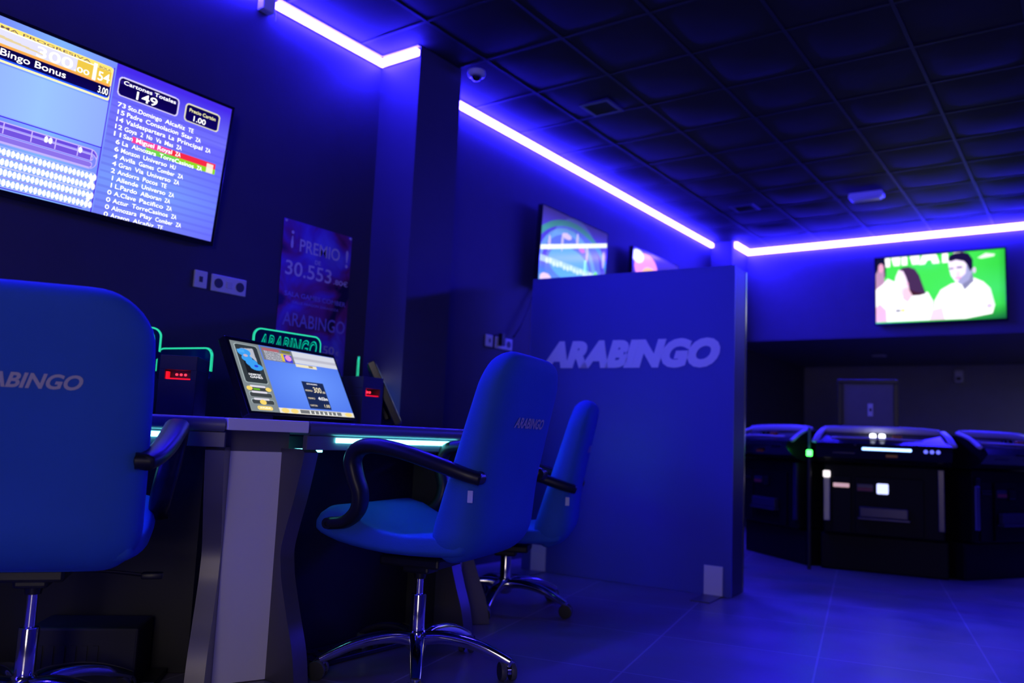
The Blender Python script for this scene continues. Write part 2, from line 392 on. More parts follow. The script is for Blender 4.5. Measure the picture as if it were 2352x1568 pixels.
# bingo screen
pc = Pic(520, 300, (110, 110, 235))
U, V = pc.U, pc.V
pc.blend(np.clip(1-np.abs(U-.30)*3.2, 0, 1)*(U < .5), (125, 175, 255))
pc.blend(np.clip(.35-np.abs(V-.25), 0, 1)*1.6*(U > .5), (120, 170, 250))
pc.blend(np.clip((V-.72)*4, 0, 1)*(U > .5)*.9, (60, 20, 225))
pc.blend((np.abs(((V-.02) % .0485)-.024) < .008)*.25*(U > .5)*(V < .78), (70, 60, 210))
pc.blend(np.clip((U-.80)*4, 0, 1)*(V < .7)*.5, (90, 80, 255))
pc.rr(-.1, .735, .495, .955, .03, (250, 245, 170)); pc.rr(-.1, .75, .488, .945, .025, (20, 60, 255)); pc.rr(-.1, .752, .487, .943, .02, (5, 0, 30))
pc.rr(-.1, .828, .492, .957, .03, (255, 235, 150)); pc.rect(0, .828, .485, .840, (255, 165, 60)); pc.rect(0, .840, .484, .925, (232, 195, 60))
pc.rect(0, .845, .36, .925, (222, 220, 245)); pc.poly([(0, .878), (.25, .865), (.25, .872), (0, .903)], (225, 205, 150)); pc.rect(0, .928, .485, .953, (253, 225, 110)); pc.rect(0, .922, .42, .931, (255, 255, 250))
pc.rect(.418, .835, .430, .945, (255, 255, 245)); pc.rect(0, .752, .485, .760, (30, 90, 255)); pc.rect(.490, 0, .495, .96, (70, 0, 220))
pc.rect(0, .425, .493, .435, (60, 0, 225)); pc.rect(0, .43, .49, .726, (140, 165, 255)); pc.blend(np.clip(1-np.abs(U-.26)*4, 0, 1)*((V > .435) & (V < .726)), (150, 190, 255))
def track(u0, v0, u1, v1, c1, c2, t=.006):
    r_ = (v1-v0)/2; pc.rr(u0, v0, u1, v1, r_, c1); pc.rr(u0+t/1.75, v0+t, u1-t/1.75, v1-t, r_-t, c2)
track(-.1, .30, .485, .40, (200, 180, 255), (100, 70, 215)); pc.rect(0, .345, .47, .350, (200, 180, 255))
track(.12, .27, .485, .375, (185, 170, 255), (120, 130, 240)); track(.13, .322, .47, .365, (190, 175, 255), (110, 80, 215)); track(.13, .278, .47, .318, (190, 175, 255), (135, 110, 225))
for u in (.16, .25, .33, .41, .46): pc.rect(u, .33, u+.004, .395, (200, 180, 255))
for k, v in enumerate((.225, .165, .105, .045)):
    track(-.1, v-.03, .492-.012*(k % 2), v+.03, (185, 190, 255), (120, 160, 250))
    pc.rect(0, v-.034, .46, v-.029, (70, 60, 220))
for k, v in enumerate((.225, .165, .105, .045)):
    for j in range(24):
        u = .145+.0148*j
        if k == 0 and u < .33 and j > 0: pass
        pc.ell(u, v, .0068, .021, (255, 255, 255))
for u, v in ((.478, .195), (.480, .215), (.475, .08), (.478, .095), (.30, .372), (.315, .372), (.42, .372)): pc.ell(u, v, .0068, .020, (255, 255, 255))
pc.rect(.12, .195, .30, .255, (130, 100, 225), .0)
pc.rr(.515, .795, .765, .925, .028, (215, 205, 255)); pc.rr(.520, .803, .760, .917, .024, (8, 0, 60)); pc.rect(.522, .878, .758, .905, (40, 25, 130), .6)
pc.rr(.793, .792, .952, .922, .026, (225, 220, 190)); pc.rr(.798, .800, .947, .914, .022, (8, 0, 70))
pc.rect(.60, .524, .965, .562, (245, 60, 150)); pc.rect(.76, .524, .965, .562, (235, 40, 60)); pc.rect(.66, .486, .968, .522, (110, 205, 70)); pc.rect(.80, .486, .968, .522, (140, 210, 20))
pc.rect(.925, .488, .955, .555, (255, 240, 230), .8)
W1 = emi('screen_white', (1, 1, 1), 1.5); Y1 = emi('screen_yellow', (1, .95, .45), 1.2); D1 = emi('screen_dark_letter', s8(120, 95, 90), .9); T1 = emi('screen_cream', s8(255, 240, 190), 1.1)
lines = ['73Sto.Domingo Alcañiz TE', '15Padre Consolacion Star ZA', '14Valdespartera La Principal ZA', '12Goya 2 No Va Mas ZA', '11San Miguel Royal ZA', ' 6La Almozara TorreCasinos ZA',
         ' 6Monzon Universo HU', ' 4Avila Games Comber ZA', ' 4Gran Via Universo ZA', ' 2Andorra Pocos TE', ' 1Allende Universo ZA', ' 1L.Pardo Alboran ZA', ' 0A.Clave Pacifico ZA', ' 0Actur TorreCasinos ZA', ' 0Almozara Play Comber ZA', ' 0Aragon Alcañiz TE']
TW, TH = 1.01, .575
tx = []
for k, l in enumerate(lines):
    v = .740-.0487*k; nb = l[:2].strip(); bd = l[2:]
    tx.append((nb, (.556-(.007 if nb == '1' else .0155*len(nb)-(.004 if nb[0] == '1' and len(nb) > 1 else 0)))*TW, (v-.014)*TH, (.556-(.003 if nb == '1' else 0))*TW, (v+.016)*TH))
    for j, wd in enumerate(bd.split(' ')):
        pass
    pos = 0
    for wd in bd.split(' '):
        u = .566+.0127*pos; tall = any(c in wd for c in 'ypgq')
        tx.append((wd, u*TW, (v-.014-(.009 if tall else 0))*TH, (u+.0127*len(wd)-.002)*TW, (v+.016)*TH)); pos += len(wd)+1
tx += [('300', .222*TW, .846*TH, .345*TW, .912*TH), ('.00', .352*TW, .848*TH, .405*TW, .880*TH), ('54', .437*TW, .846*TH, .480*TW, .905*TH), ('Bingo Bonus', .112*TW, .765*TH, .328*TW, .818*TH),
       ('3.00', .445*TW, .768*TH, .482*TW, .812*TH), ('Cartones Totales', .535*TW, .880*TH, .750*TW, .906*TH), ('149', .590*TW, .812*TH, .675*TW, .868*TH), ('1.00', .835*TW, .812*TH, .890*TW, .850*TH),
       ('Precio Cartón', .812*TW, .868*TH, .932*TW, .893*TH, 1), ('PRIMA PROGRESIVA', .045*TW, .932*TH, .405*TW, .948*TH, 2), ('BOLA', .437*TW, .925*TH, .480*TW, .940*TH, 2)]
tv('large lit screen of bingo results with two panels of blue text and balls', (-3.052, 1.0, 1.548), 90, 7, TW, TH, pc, 1.12, tx, (W1, Y1, D1))
# football-arena looking screen
pc = Pic(190, 110, (70, 60, 200)); U, V = pc.U, pc.V
pc.blend(np.clip(1-V*3, 0, 1), (60, 150, 110)); pc.ell(.5, .25, .42, .75, (90, 120, 230), .7); pc.ring(.45, .15, .62, .75, .05, (60, 150, 120), .8); pc.ring(.4, .2, .42, .58, .07, (110, 170, 210), .6)
pc.blend(np.clip((V-.72)*3.5, 0, 1)*.85, (40, 30, 90)); pc.ell(.42, .36, .30, .22, (90, 170, 255), .8); pc.rect(0, .28, 1, .36, (165, 205, 255), .75)
for u, v, a, b in ((.30, .62, .015, .12), (.52, .72, .018, .10), (.68, .60, .018, .12), (.95, .60, .02, .12), (.12, .55, .018, .10)): pc.ell(u, v, a, b, (190, 180, 245), .9)
pc.ell(.36, .72, .07, .04, (200, 180, 235)); pc.ell(.60, .62, .05, .035, (210, 110, 200), .8); pc.rect(.64, .30, .68, .50, (150, 235, 170), .8); pc.ell(.84, .24, .05, .16, (110, 215, 90)); pc.ell(.84, .08, .08, .10, (150, 220, 60), .8); pc.ell(.1, .08, .08, .07, (220, 190, 220))
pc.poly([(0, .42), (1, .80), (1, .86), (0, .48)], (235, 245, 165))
for k in range(18): pc.ell(.1+.05*k, .31+.015*math.sin(k*2), .02, .035, (215, 235, 255), .7)
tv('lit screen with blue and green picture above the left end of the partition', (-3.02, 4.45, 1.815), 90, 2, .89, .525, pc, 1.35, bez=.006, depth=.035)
pc = Pic(150, 90, (60, 45, 170)); pc.ell(.28, .74, .24, .22, (255, 150, 230)); pc.ell(.36, .64, .16, .14, (250, 190, 110)); pc.ell(.1, .88, .12, .1, (240, 250, 200)); pc.ell(.14, .5, .10, .13, (70, 60, 90)); pc.ell(.11, .5, .06, .08, (230, 230, 245))
pc.ell(.52, .48, .13, .17, (170, 125, 70)); pc.ell(.82, .62, .14, .22, (110, 200, 235)); pc.rect(.6, .1, .9, .3, (120, 90, 220))
tv('lit screen with pink and orange shapes, mostly hidden behind the partition', (-3.02, 5.77, 1.815), 90, 2, .86, .525, pc, 1.3, bez=.006, depth=.035)
# the two spectators
pc = Pic(400, 236, (60, 205, 75)); U, V = pc.U, pc.V
pc.blend(np.clip((U-.72)*2.2, 0, 1)*.8, (25, 175, 40)); pc.blend(np.clip(1-np.abs(V-.45)*3, 0, 1)*np.clip((U-.35)*2, 0, 1)*.35, (70, 210, 130)); pc.blend(np.clip((.22-V)*5, 0, 1)*np.clip(U*1.3-.3, 0, 1)*.9, (10, 70, 50))
pc.blend(np.clip((U-.95)*12, 0, 1)*.55, (10, 90, 40))
pc.rect(0, .72, .075, 1, (10, 10, 40)); pc.poly([(.05, .62), (.085, .72), (.085, 1), (0, 1), (0, .75)], (12, 12, 45))
def skin(p, c=(225, 190, 225)): pc.poly(p, c)
pc.poly([(0, .50), (.075, .60), (.07, .84), (.05, .91), (.025, .90), (.02, .82), (0, .76)], (170, 130, 165)); pc.ell(.045, .85, .022, .07, (215, 150, 185))
for p in ([(.083, .86), (.12, .86), (.12, 1), (.08, 1)], [(.15, .87), (.20, .87), (.205, 1), (.13, 1)], [(.215, .87), (.26, .87), (.26, 1), (.215, 1)], [(.28, 1), (.30, .87), (.35, .87), (.36, 1)],
          [(.35, .86), (.40, .86), (.42, .92), (.45, .92), (.46, .86), (.515, .86), (.49, 1), (.38, 1)], [(.535, .86), (.58, .86), (.58, 1), (.535, 1)], [(.63, .92), (.69, .92), (.70, 1), (.62, 1)]): pc.poly(p, (255, 255, 255))
# woman
pc.poly([(0, .02), (0, .52), (.06, .60), (.10, .68), (.15, .63), (.20, .60), (.25, .52), (.35, .45), (.42, .44), (.46, .30), (.46, .02)], (252, 250, 255))
pc.poly([(.155, .60), (.165, .70), (.19, .80), (.24, .80), (.27, .70), (.275, .50), (.24, .40), (.20, .42), (.165, .50)], (240, 215, 245)); pc.poly([(.22, .50), (.28, .55), (.30, .40), (.26, .30), (.22, .36)], (225, 185, 205))
pc.poly([(.195, .80), (.22, .835), (.27, .84), (.32, .80), (.355, .70), (.375, .58), (.405, .42), (.36, .40), (.30, .42), (.275, .50), (.262, .60), (.245, .70), (.225, .78)], (62, 38, 75)); pc.poly([(.27, .50), (.33, .45), (.40, .42), (.36, .40), (.30, .40)], (60, 25, 40))
pc.poly([(0, .02), (.09, .02), (.085, .20), (.03, .30), (0, .24)], (225, 170, 205)); pc.rect(.10, .18, .20, .187, (60, 55, 130)); pc.rect(.17, .16, .185, .205, (40, 40, 80)); pc.rect(.21, .165, .235, .205, (250, 215, 60)); pc.rect(.19, .165, .205, .20, (90, 100, 120))
pc.ell(.262, .58, .008, .018, (225, 150, 185))
# man
pc.poly([(.46, .02), (.47, .30), (.52, .46), (.60, .54), (.70, .58), (.76, .62), (.84, .54), (.89, .44), (.92, .20), (.90, .08), (.7, .02)], (253, 253, 250)); pc.poly([(.84, .50), (.89, .44), (.92, .20), (.90, .13), (.86, .15)], (225, 238, 235))
pc.poly([(.43, .02), (.455, .17), (.53, .20), (.55, .02)], (235, 195, 225)); pc.poly([(.66, .60), (.70, .44), (.77, .56), (.76, .70), (.66, .66)], (120, 120, 160))
pc.poly([(.58, .90), (.585, .78), (.60, .66), (.635, .56), (.68, .52), (.73, .58), (.755, .70), (.76, .88), (.70, .94), (.62, .96)], (232, 215, 245)); pc.poly([(.65, .55), (.68, .52), (.735, .58), (.76, .70), (.755, .88), (.72, .84), (.71, .68), (.66, .60)], (150, 150, 195))
pc.poly([(.58, .89), (.59, .96), (.63, .99), (.69, 1), (.735, .97), (.765, .88), (.765, .76), (.745, .70), (.725, .80), (.70, .86), (.64, .89), (.60, .87)], (22, 12, 55)); pc.ell(.775, .72, .013, .045, (205, 180, 220))
pc.ell(.605, .765, .02, .012, (90, 80, 120)); pc.ell(.665, .775, .025, .014, (80, 70, 115)); pc.ell(.655, .62, .022, .012, (225, 130, 170)); pc.ell(.655, .67, .012, .05, (190, 180, 235), .6)
pc.ell(.88, .19, .02, .03, (200, 180, 240)); pc.poly([(.80, .895), (.86, .955), (.93, .93), (.92, .90), (.83, .88)], (225, 245, 225), .9)
sp = pc.a.copy()
for _ in range(2): sp[1:-1, 1:-1] = (sp[1:-1, 1:-1]*2+sp[:-2, 1:-1]+sp[2:, 1:-1]+sp[1:-1, :-2]+sp[1:-1, 2:])/6
pc.a = sp
tv('lit screen on the far wall showing two people in white shirts on green', (-1.64, YF-.085, 1.955), 0, 0, 1.025, .60, pc, 1.5)

# ------------------------------------------------------------------ office chairs
ZB, ZT = .390, 1.045
def back_c(z):   # centre line of the backrest
    return float(np.interp(z, [.37, .48, .62, .78, 1.07], [-.205, -.225, -.252, -.292, -.365]))
def back_b(z): return float(np.interp(z, [.37, .5, .58, .66, .80, .95, 1.07], [.092, .096, .086, .077, .069, .062, .053]))
def back_a(z): return float(np.interp(z, [.37, .45, .60, .80, .95, 1.07], [.252, .262, .264, .266, .262, .250]))
def chair(label, loc, rz, base_rot, dz):
    r = root('office_chair', label, 'chair', loc, rz, 'blue upholstered swivel chairs at the bingo stations')
    bm = B(); N = 34; n = 44; rs = []
    for i in range(N+1):
        t = i/N; z = ZB+(ZT-ZB)*(.5-.5*math.cos(math.pi*t))
        a, b = back_a(z), back_b(z); rc = .125; rb = .10
        if z > ZT-rc: a += -rc+math.sqrt(max(rc*rc-(z-ZT+rc)**2, 0))
        if z < ZB+rb: a += (-rb+math.sqrt(max(rb*rb-(ZB+rb-z)**2, 0)))*.8
        if z > ZT-.045: b *= math.sqrt(max(1-((z-ZT+.045)/.045)**2, .02))
        if z < ZB+.10: b *= math.sqrt(max(1-((ZB+.10-z)/.10)**2, .03))
        ring = []
        for k in range(n):
            q = 2*math.pi*k/n; c, s = math.cos(q), math.sin(q)
            x = a*math.copysign(abs(c)**(2/4.2), c); y = b*math.copysign(abs(s)**(2/2.6), s)
            if y > 0: y *= 1-.25*(1-(x/a)**2)      # slightly hollow front
            ring.append((x, back_c(z)+y, z+dz))
        rs.append(ring)
    rings(bm, rs); br_ = fin('backrest', bm, K['fabric'], r, True)
    # seat cushion
    bm = B(); rs = []
    ys_ = [-.27, -.26, -.23, -.15, -.08, 0, .07, .13, .18, .215, .24, .255, .262]
    tops = [.47, .483, .492, .487, .482, .49, .515, .54, .552, .548, .530, .505, .48]
    bots = [.43, .415, .406, .402, .400, .400, .404, .410, .418, .428, .438, .450, .465]
    wid = [.235, .245, .25, .256, .258, .26, .26, .26, .258, .255, .250, .243, .233]
    for y, a, b, w in zip(ys_, tops, bots, wid):
        ring = []
        for k in range(n):
            q = 2*math.pi*k/n; c, s = math.cos(q), math.sin(q)
            x = w*math.copysign(abs(c)**(2/6), c); z = (a+b)/2+(a-b)/2*math.copysign(abs(s)**(2/4), s)
            if s > 0: z -= .034*(1-(x/w)**4)*(1 if y < .1 else .35)
            ring.append((x, y, z+dz))
        rs.append(ring)
    rings(bm, rs); fin('seat', bm, K['fabric'], r, True)
    for sx in (-1, 1):
        bm = B(); X = .268*sx
        path = [(X*.97, -.325, .652), (X*1.04, -.28, .665), (X*1.10, -.20, .69), (X*1.13, -.08, .722), (X*1.13, .02, .735), (X*1.12, .075, .722), (X*1.10, .098, .685), (X*1.08, .088, .635), (X*1.05, .072, .585), (X*1.02, .082, .535), (X*1.0, .125, .497), (X*.99, .19, .485)]
        sweep(bm, smoothpath([(p[0], p[1], p[2]+dz) for p in path], 5), .028, .021, taper=lambda t: .9+.25*math.sin(math.pi*t), expo=2.6)
        ar = fin('armrest', bm, K['black'], r, True)
        for y_, z_, q_ in ((.185, .487, 1.08), (-.315, .655, 1.05)):
            bm = B(); cyl(bm, (X*.9, y_, z_+dz), (X*q_, y_, z_+dz), .02, .017); fin('mounting_bolt', bm, K['black'], ar, True, 40)
    # logo on the back shell
    bm = B(); z0 = .825
    put_text(bm, 'ARABINGO', -.125, -.017, .125, .017, 0, offset=.03, shear=.3)
    me = bpy.data.meshes.new('back_lettering'); bm.to_mesh(me); bm.free()
    sl = (back_c(z0+.05)-back_c(z0-.05))/.1
    for v in me.vertices:
        x, z = v.co.x, z0+v.co.z; a, b = back_a(z), back_b(z)
        yy = back_c(z)-b*max(0, 1-(abs(x)/a)**4.2)**(1/2.6)-.0015
        v.co = (x, yy, z+dz)
    link('back_lettering', me, K['print'], br_)
    bm = B(); tz = .60; box(bm, -.267, -.2625, -.305, -.288, tz-.018+dz, tz+.018+dz, .0015); fin('fabric_label', bm, K['tag'], r)
    # mechanism and lever
    bm = B(); box(bm, -.085, .085, -.11, .11, .345+dz, .378+dz, .008); box(bm, -.04, .04, -.05, .05, .32+dz, .35+dz, .008); fin('tilt_mechanism', bm, K['black'], r)
    bm = B(); sweep(bm, smoothpath([(.07, .03, .352+dz), (.16, .04, .347+dz), (.25, .05, .335+dz)]), .006, .004); box(bm, .245, .30, .035, .065, .325+dz, .342+dz, .005); fin('height_lever', bm, K['black'], r, True, 40)
    # gas column
    gc = bm = B(); lathe(bm, [(.0135, .12), (.0135, .335+dz)]); col = fin('gas_column', bm, K['chrome'], r, True, 40)
    bm = B(); lathe(bm, [(.019, .30+dz), (.024, .335+dz)]); fin('collar', bm, K['black'], col, True, 40)
    bm = B(); lathe(bm, [(.0245, .10), (.0245, .246), (.023, .250), (.0145, .252)]); fin('outer_tube', bm, K['chrome'], col, True, 40)
    # star base
    bm = B(); lathe(bm, [(.020, .065), (.032, .075), (.036, .10), (.034, .125), (.027, .135)]); hub = fin('star_base', bm, K['chrome'], r, True, 50)
    hub.rotation_euler = (0, 0, R(base_rot-rz))
    for k in range(5):
        a = R(72*k); ca, sa = math.cos(a), math.sin(a)
        pts = smoothpath([(q*ca, q*sa, z) for q, z in ((.024, .108), (.08, .117), (.15, .113), (.22, .098), (.285, .074), (.318, .060))], 5)
        bm = B(); side = (-sa, ca, 0); sweep(bm, pts, .026, .021, side, 16, lambda t: 1.05-.45*t, 3.2)
        fin('base_arm', bm, K['chrome'], hub, True, 50)
    for k in range(5):
        a = R(72*k+base_rot-rz); tip = Vector((math.cos(a)*.312, math.sin(a)*.312, 0))
        bm = B(); cyl(bm, (0, 0, .045), (0, 0, .066), .013, .015, 16)
        yoke = [(math.cos(R(t))*.024-.004, .030+math.sin(R(t))*.024) for t in range(-10, 191, 20)]
        prism(bm, yoke, 1, -.006, .006)
        cs = fin('caster', bm, K['chrome'], r, True, 40); cs.location = tip; cs.rotation_euler = (0, 0, a+R(random.choice((40, 100, 150, 200, -60))))
        for s in (-1, 1):
            bm = B(); y_ = s*.017
            rings(bm, [[(-.008+rr*math.cos(2*math.pi*i/24), y_+o, .030+rr*math.sin(2*math.pi*i/24)) for i in range(24)] for rr, o in ((.020, -.010), (.028, -.009), (.0298, -.005), (.0298, .005), (.028, .009), (.020, .010))])
            bm2 = bm; wl = fin('wheel', bm2, [K['grey'], K['rubber']], cs, True, 40)
            for p in wl.data.polygons:
                if abs(p.normal.y) > .8: p.material_index = 1
    return r
chair('blue chair seen straight from behind, cut by the left edge, large logo on its back', (-2.222, 1.048, 0), 54, 28, .032)
chair('blue chair in the middle with black arms, turned side-on at the lit desk', (-1.862, 2.116, 0), 102.8, 24, 0)
chair('blue chair farthest back, half hidden behind the middle chair, in front of the partition', (-2.26, 3.16, 0), 117, 4, -.085)

# ------------------------------------------------------------------ bingo stations (semi-octagonal island)
DW = .88; c225 = math.tan(R(22.5))
PROF = [(.018, .715), (.035, .64), (.058, .55), (.083, .47), (.10, .40), (.095, .345), (.085, .30), (.05, .20), (.013, .10), (-.006, .002)]
ST = [((-2.722, .868), 45), ((-2.0, 1.72), 90), ((-2.1, 2.83), 135)]
def wp(st, u, d, z=0):
    (ox, oy), a = st; a = R(a); return (ox+u*math.cos(a)-d*math.sin(a), oy+u*math.sin(a)+d*math.cos(a), z)
def desk(st, label, cut=False):
    r = root('bingo_desk', label, 'desk', (*st[0], 0), st[1], 'dark desks of the bingo island')
    D = .72
    bm = B(); pts = [(.004, .0)] + [(DW-.004, .0), (DW-.004-D*c225, D), (.004+D*c225, D)]
    back = [(.76, .24), (.31, .715)] if cut else [(pts[2][0], D), (pts[3][0], D)]
    def trap(dy, z): return [(pts[0][0]+dy*.4, dy, z), (pts[1][0]-dy*.4, dy, z)]+[(a, b, z) for a, b in back]
    rings(bm, [trap(.018, .757), trap(.006, .760), trap(0, .768), trap(-.002, .780), trap(.002, .792), trap(.009, .799), trap(.02, .8015)])
    fin('desktop', bm, K['desk'], r, True, 50)
    bm = B(); box(bm, .004, DW-.004, .014, .034, .712, .757, .002); fin('apron', bm, K['desk'], r)
    for u in (.004, DW-.059):
        bm = B(); sp_ = smoothpath([(0, y, z) for y, z in PROF], 6); poly = [(p.y, p.z) for p in sp_]+[(.26 if not cut else .14, .002), (.26 if not cut else .14, .712), (.04, .712)]
        poly[0] = (poly[0][0]+.017, .712)
        prism(bm, poly, 0, u, u+.055); lg = fin('leg', bm, K['edge'], r, True, 40)
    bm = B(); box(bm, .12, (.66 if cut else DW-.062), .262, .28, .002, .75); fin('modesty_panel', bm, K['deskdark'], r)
    bm = B(); box(bm, .12, DW-.14, .006, .0135, .736, .752, .002); ll = fin('led_bar', bm, K['teal'], r)
    bm = B(); box(bm, .062, .20, .16, .172, .700, .711, .002); fin('inner_teal_bar', bm, K['teal'], r)  # short emissive teal bar set under the apron
    bm = B(); box(bm, .10, DW-.16, .10, .25, .004, .02, .003)
    for i in range(10):
        for j in range(3): box(bm, .13+.055*i, .155+.055*i, .12+.04*j, .14+.04*j, .02, .024)
    fin('foot_plate', bm, K['black'], r)
    return r
desk(ST[0], 'dark bingo desk behind the chair at the left edge')
desk(ST[1], 'dark curved-leg bingo desk with glowing teal bar before the middle chair')
desk(ST[2], 'dark bingo desk hidden behind the middle chair, where the farthest chair stands', True)
# computer case inside the first station
r = root('computer_case', 'dark grey ventilated case on the floor under the left desk', 'computer', wp(ST[0], .52, .07), 45)
bm = B(); box(bm, -.15, .15, .0, .17, .003, .18, .008); fin('body', bm, K['rubber'], r)
for k in range(6):
    bm = B(); box(bm, -.12+.03*k, -.105+.03*k, -.003, .001, .05, .13); fin('vent_slot', bm, K['rubber'], r)

def pedestal(st, a, label):
    (ox, oy) = wp(st, DW, 0)[:2]
    r = root('corner_pedestal', label, 'pedestal', (ox, oy, 0), a, 'pale wedge pedestals between the desks'); w = .25
    bm = B(); box(bm, .002, w-.002, -.004, .74, .764, .8005, .003); fin('cap', bm, K['pale'], r)
    bm = B(); box(bm, .004, w-.024, .118, .128, .002, .70, .002); fin('front_panel', bm, K['pale'], r)
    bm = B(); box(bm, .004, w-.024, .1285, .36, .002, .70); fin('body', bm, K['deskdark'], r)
    bm = B(); box(bm, .004, w-.024, .122, .36, .7005, .7635); fin('upper_band', bm, K['desk'], r)
pedestal(ST[0], 67.5, 'pale lilac pedestal between the left desk and the middle desk')
pedestal(ST[1], 112.5, 'pale pedestal between the middle desk and the farthest desk')
# solid core behind the desks
bm = B(); pol = []
for s in ST: pol += [wp(s, DW-.03-.75*c225, .75)[:2]][:0]
core = [(-3.095, 1.62), wp(ST[0], DW-.01-.75*c225, .75)[:2], (-2.755, 2.02), (-2.755, 2.30), (-2.84, 2.53), (-2.84, 2.97), (-3.095, 2.97)]
prism(bm, core, 2, .002, .80); tag(fin('island_core', bm, K['desk']), 'dark solid middle of the bingo island against the left wall', 'counter')

# tilted touch monitors
def monitor(st, label, u=0, d=.315, yaw=0):
    r = root('touch_monitor', label, 'monitor', wp(st, u, d, .8185), st[1]+yaw, 'tilted touch monitors on the bingo desks', -27)
    w, h = .63, .30
    bm = B(); box(bm, 0, w, .0, .034, 0, h, .004); fin('housing', bm, K['gloss'], r)
    pc = Pic(330, 210, (105, 150, 255)); U, V = pc.U, pc.V
    pc.blend(np.clip(np.sqrt((U-.62)**2+(V-.5)**2)*1.6-.15, 0, 1)*.8, (60, 100, 225))
    pc.rect(0, 0, .245, 1, (128, 138, 142)); pc.rr(.025, .40, .225, .965, .03, (165, 180, 182)); pc.rr(.032, .41, .22, .955, .03, (50, 58, 62)); pc.rect(.07, .55, .18, .90, (25, 28, 32)); pc.poly([(.07, .90), (.18, .92), (.185, .72)], (205, 210, 225), .8)
    for (u, v, a, b) in ((.095, .845, .055, .055), (.16, .80, .0, .0), (.105, .76, .045, .05), (.135, .70, .05, .055), (.165, .645, .055, .05)): 
        if a: pc.ell(u, v, a, b, (60, 160, 245))
    pc.ell(.10, .80, .018, .02, (200, 180, 200)); pc.ell(.165, .66, .016, .018, (40, 60, 220)); pc.rect(.04, .84, .10, .88, (80, 175, 250))
    pc.rect(.255, .78, .55, .985, (120, 124, 132)); rg = np.random.RandomState(3); ms = (rg.rand(210, 330) > .55) & (U > .28) & (U < .43) & (V > .79) & (V < .93); pc.put(ms, (200, 200, 215)); pc.rect(.27, .93, .42, .965, (190, 90, 100), .8)
    pc.rect(.43, .80, .53, .92, (225, 200, 60)); pc.rect(.455, .79, .53, .91, (60, 60, 220)); pc.ell(.495, .86, .03, .045, (235, 150, 215)); pc.rect(.45, .94, .53, .97, (120, 120, 40))
    pc.rect(.55, .80, 1, .99, (215, 218, 230)); pc.rect(.55, .86, 1, .905, (190, 190, 205)); pc.rect(.55, .745, .76, .79, (242, 232, 195)); pc.rect(.68, .755, .72, .785, (170, 150, 100))
    pc.rect(.55, .10, .77, .52, (28, 42, 82)); pc.rect(.245, 0, 1, .075, (235, 232, 225)); pc.ell(.30, .04, .035, .035, (250, 222, 130)); pc.ell(.385, .04, .035, .035, (250, 222, 130)); pc.rect(.44, .015, .86, .065, (115, 118, 120)); pc.ell(.94, .04, .04, .032, (250, 222, 130))
    for k in range(7): pc.rect(.53+.045*k, .012, .543+.045*k, .062-.006*(k % 2), (250, 250, 250))
    for v, dk in ((.335, 1), (.255, 1), (.155, 1)):
        pc.rr(.028, v-.045, .222, v+.02, .02, (170, 185, 190)); pc.rr(.033, v-.045, .218, v+.012, .02, (62, 68, 70))
        pc.rr(.055, v+.008, .185, v+.035, .01, (225, 222, 235))
    pc.ell(.045, .325, .025, .03, (250, 218, 110)); pc.ell(.205, .325, .025, .03, (250, 218, 110)); pc.ell(.125, .135, .028, .035, (250, 218, 110)); pc.rr(.06, .025, .19, .08, .025, (250, 220, 125)); pc.rect(.075, .305, .13, .33, (110, 190, 30))
    sw, sh = w-.028, h-.03
    sc = screen(pc, sw, sh, -.0008, screen_mat('monitor_picture', 1.0), r, .014, .012)
    X = lambda u: .014+u*sw
    Z = lambda v: .012+v*sh
    txt('screen_lettering', sc, [T1, W1], [('300', X(.645), Z(.355), X(.725), Z(.44)), ('.00', X(.73), Z(.355), X(.76), Z(.385)), ('PREMIO', X(.56), Z(.365), X(.63), Z(.39)), ('BOTE PROXIMO', X(.595), Z(.475), X(.70), Z(.495), 1),
        ('TIEMPO', X(.56), Z(.245), X(.63), Z(.27)), ('4h53m', X(.665), Z(.24), X(.76), Z(.29), 1), ('CARTON', X(.56), Z(.135), X(.63), Z(.16)), ('1.00', X(.705), Z(.13), X(.76), Z(.175)),
        ('DESERTEC', X(.075), Z(.515), X(.18), Z(.54), 1), ('GAMES', X(.08), Z(.475), X(.185), Z(.505), 1), ('AYUDA', X(.08), Z(.042), X(.17), Z(.062), 1)], -.0014)
    bm = B(); box(bm, w*.4, w*.6, .034, .06, .04, .14, .006); fin('stand_neck', bm, K['black'], r)
    return r
monitor(ST[0], 'black tilted touch monitor hidden behind the back of the left chair', -.10)
monitor(ST[1], 'black tilted touch monitor with lit blue picture on the middle desk', .0, .305, 12)
monitor(ST[2], 'black tilted touch monitor seen from behind beyond the second note acceptor', .10, .40)

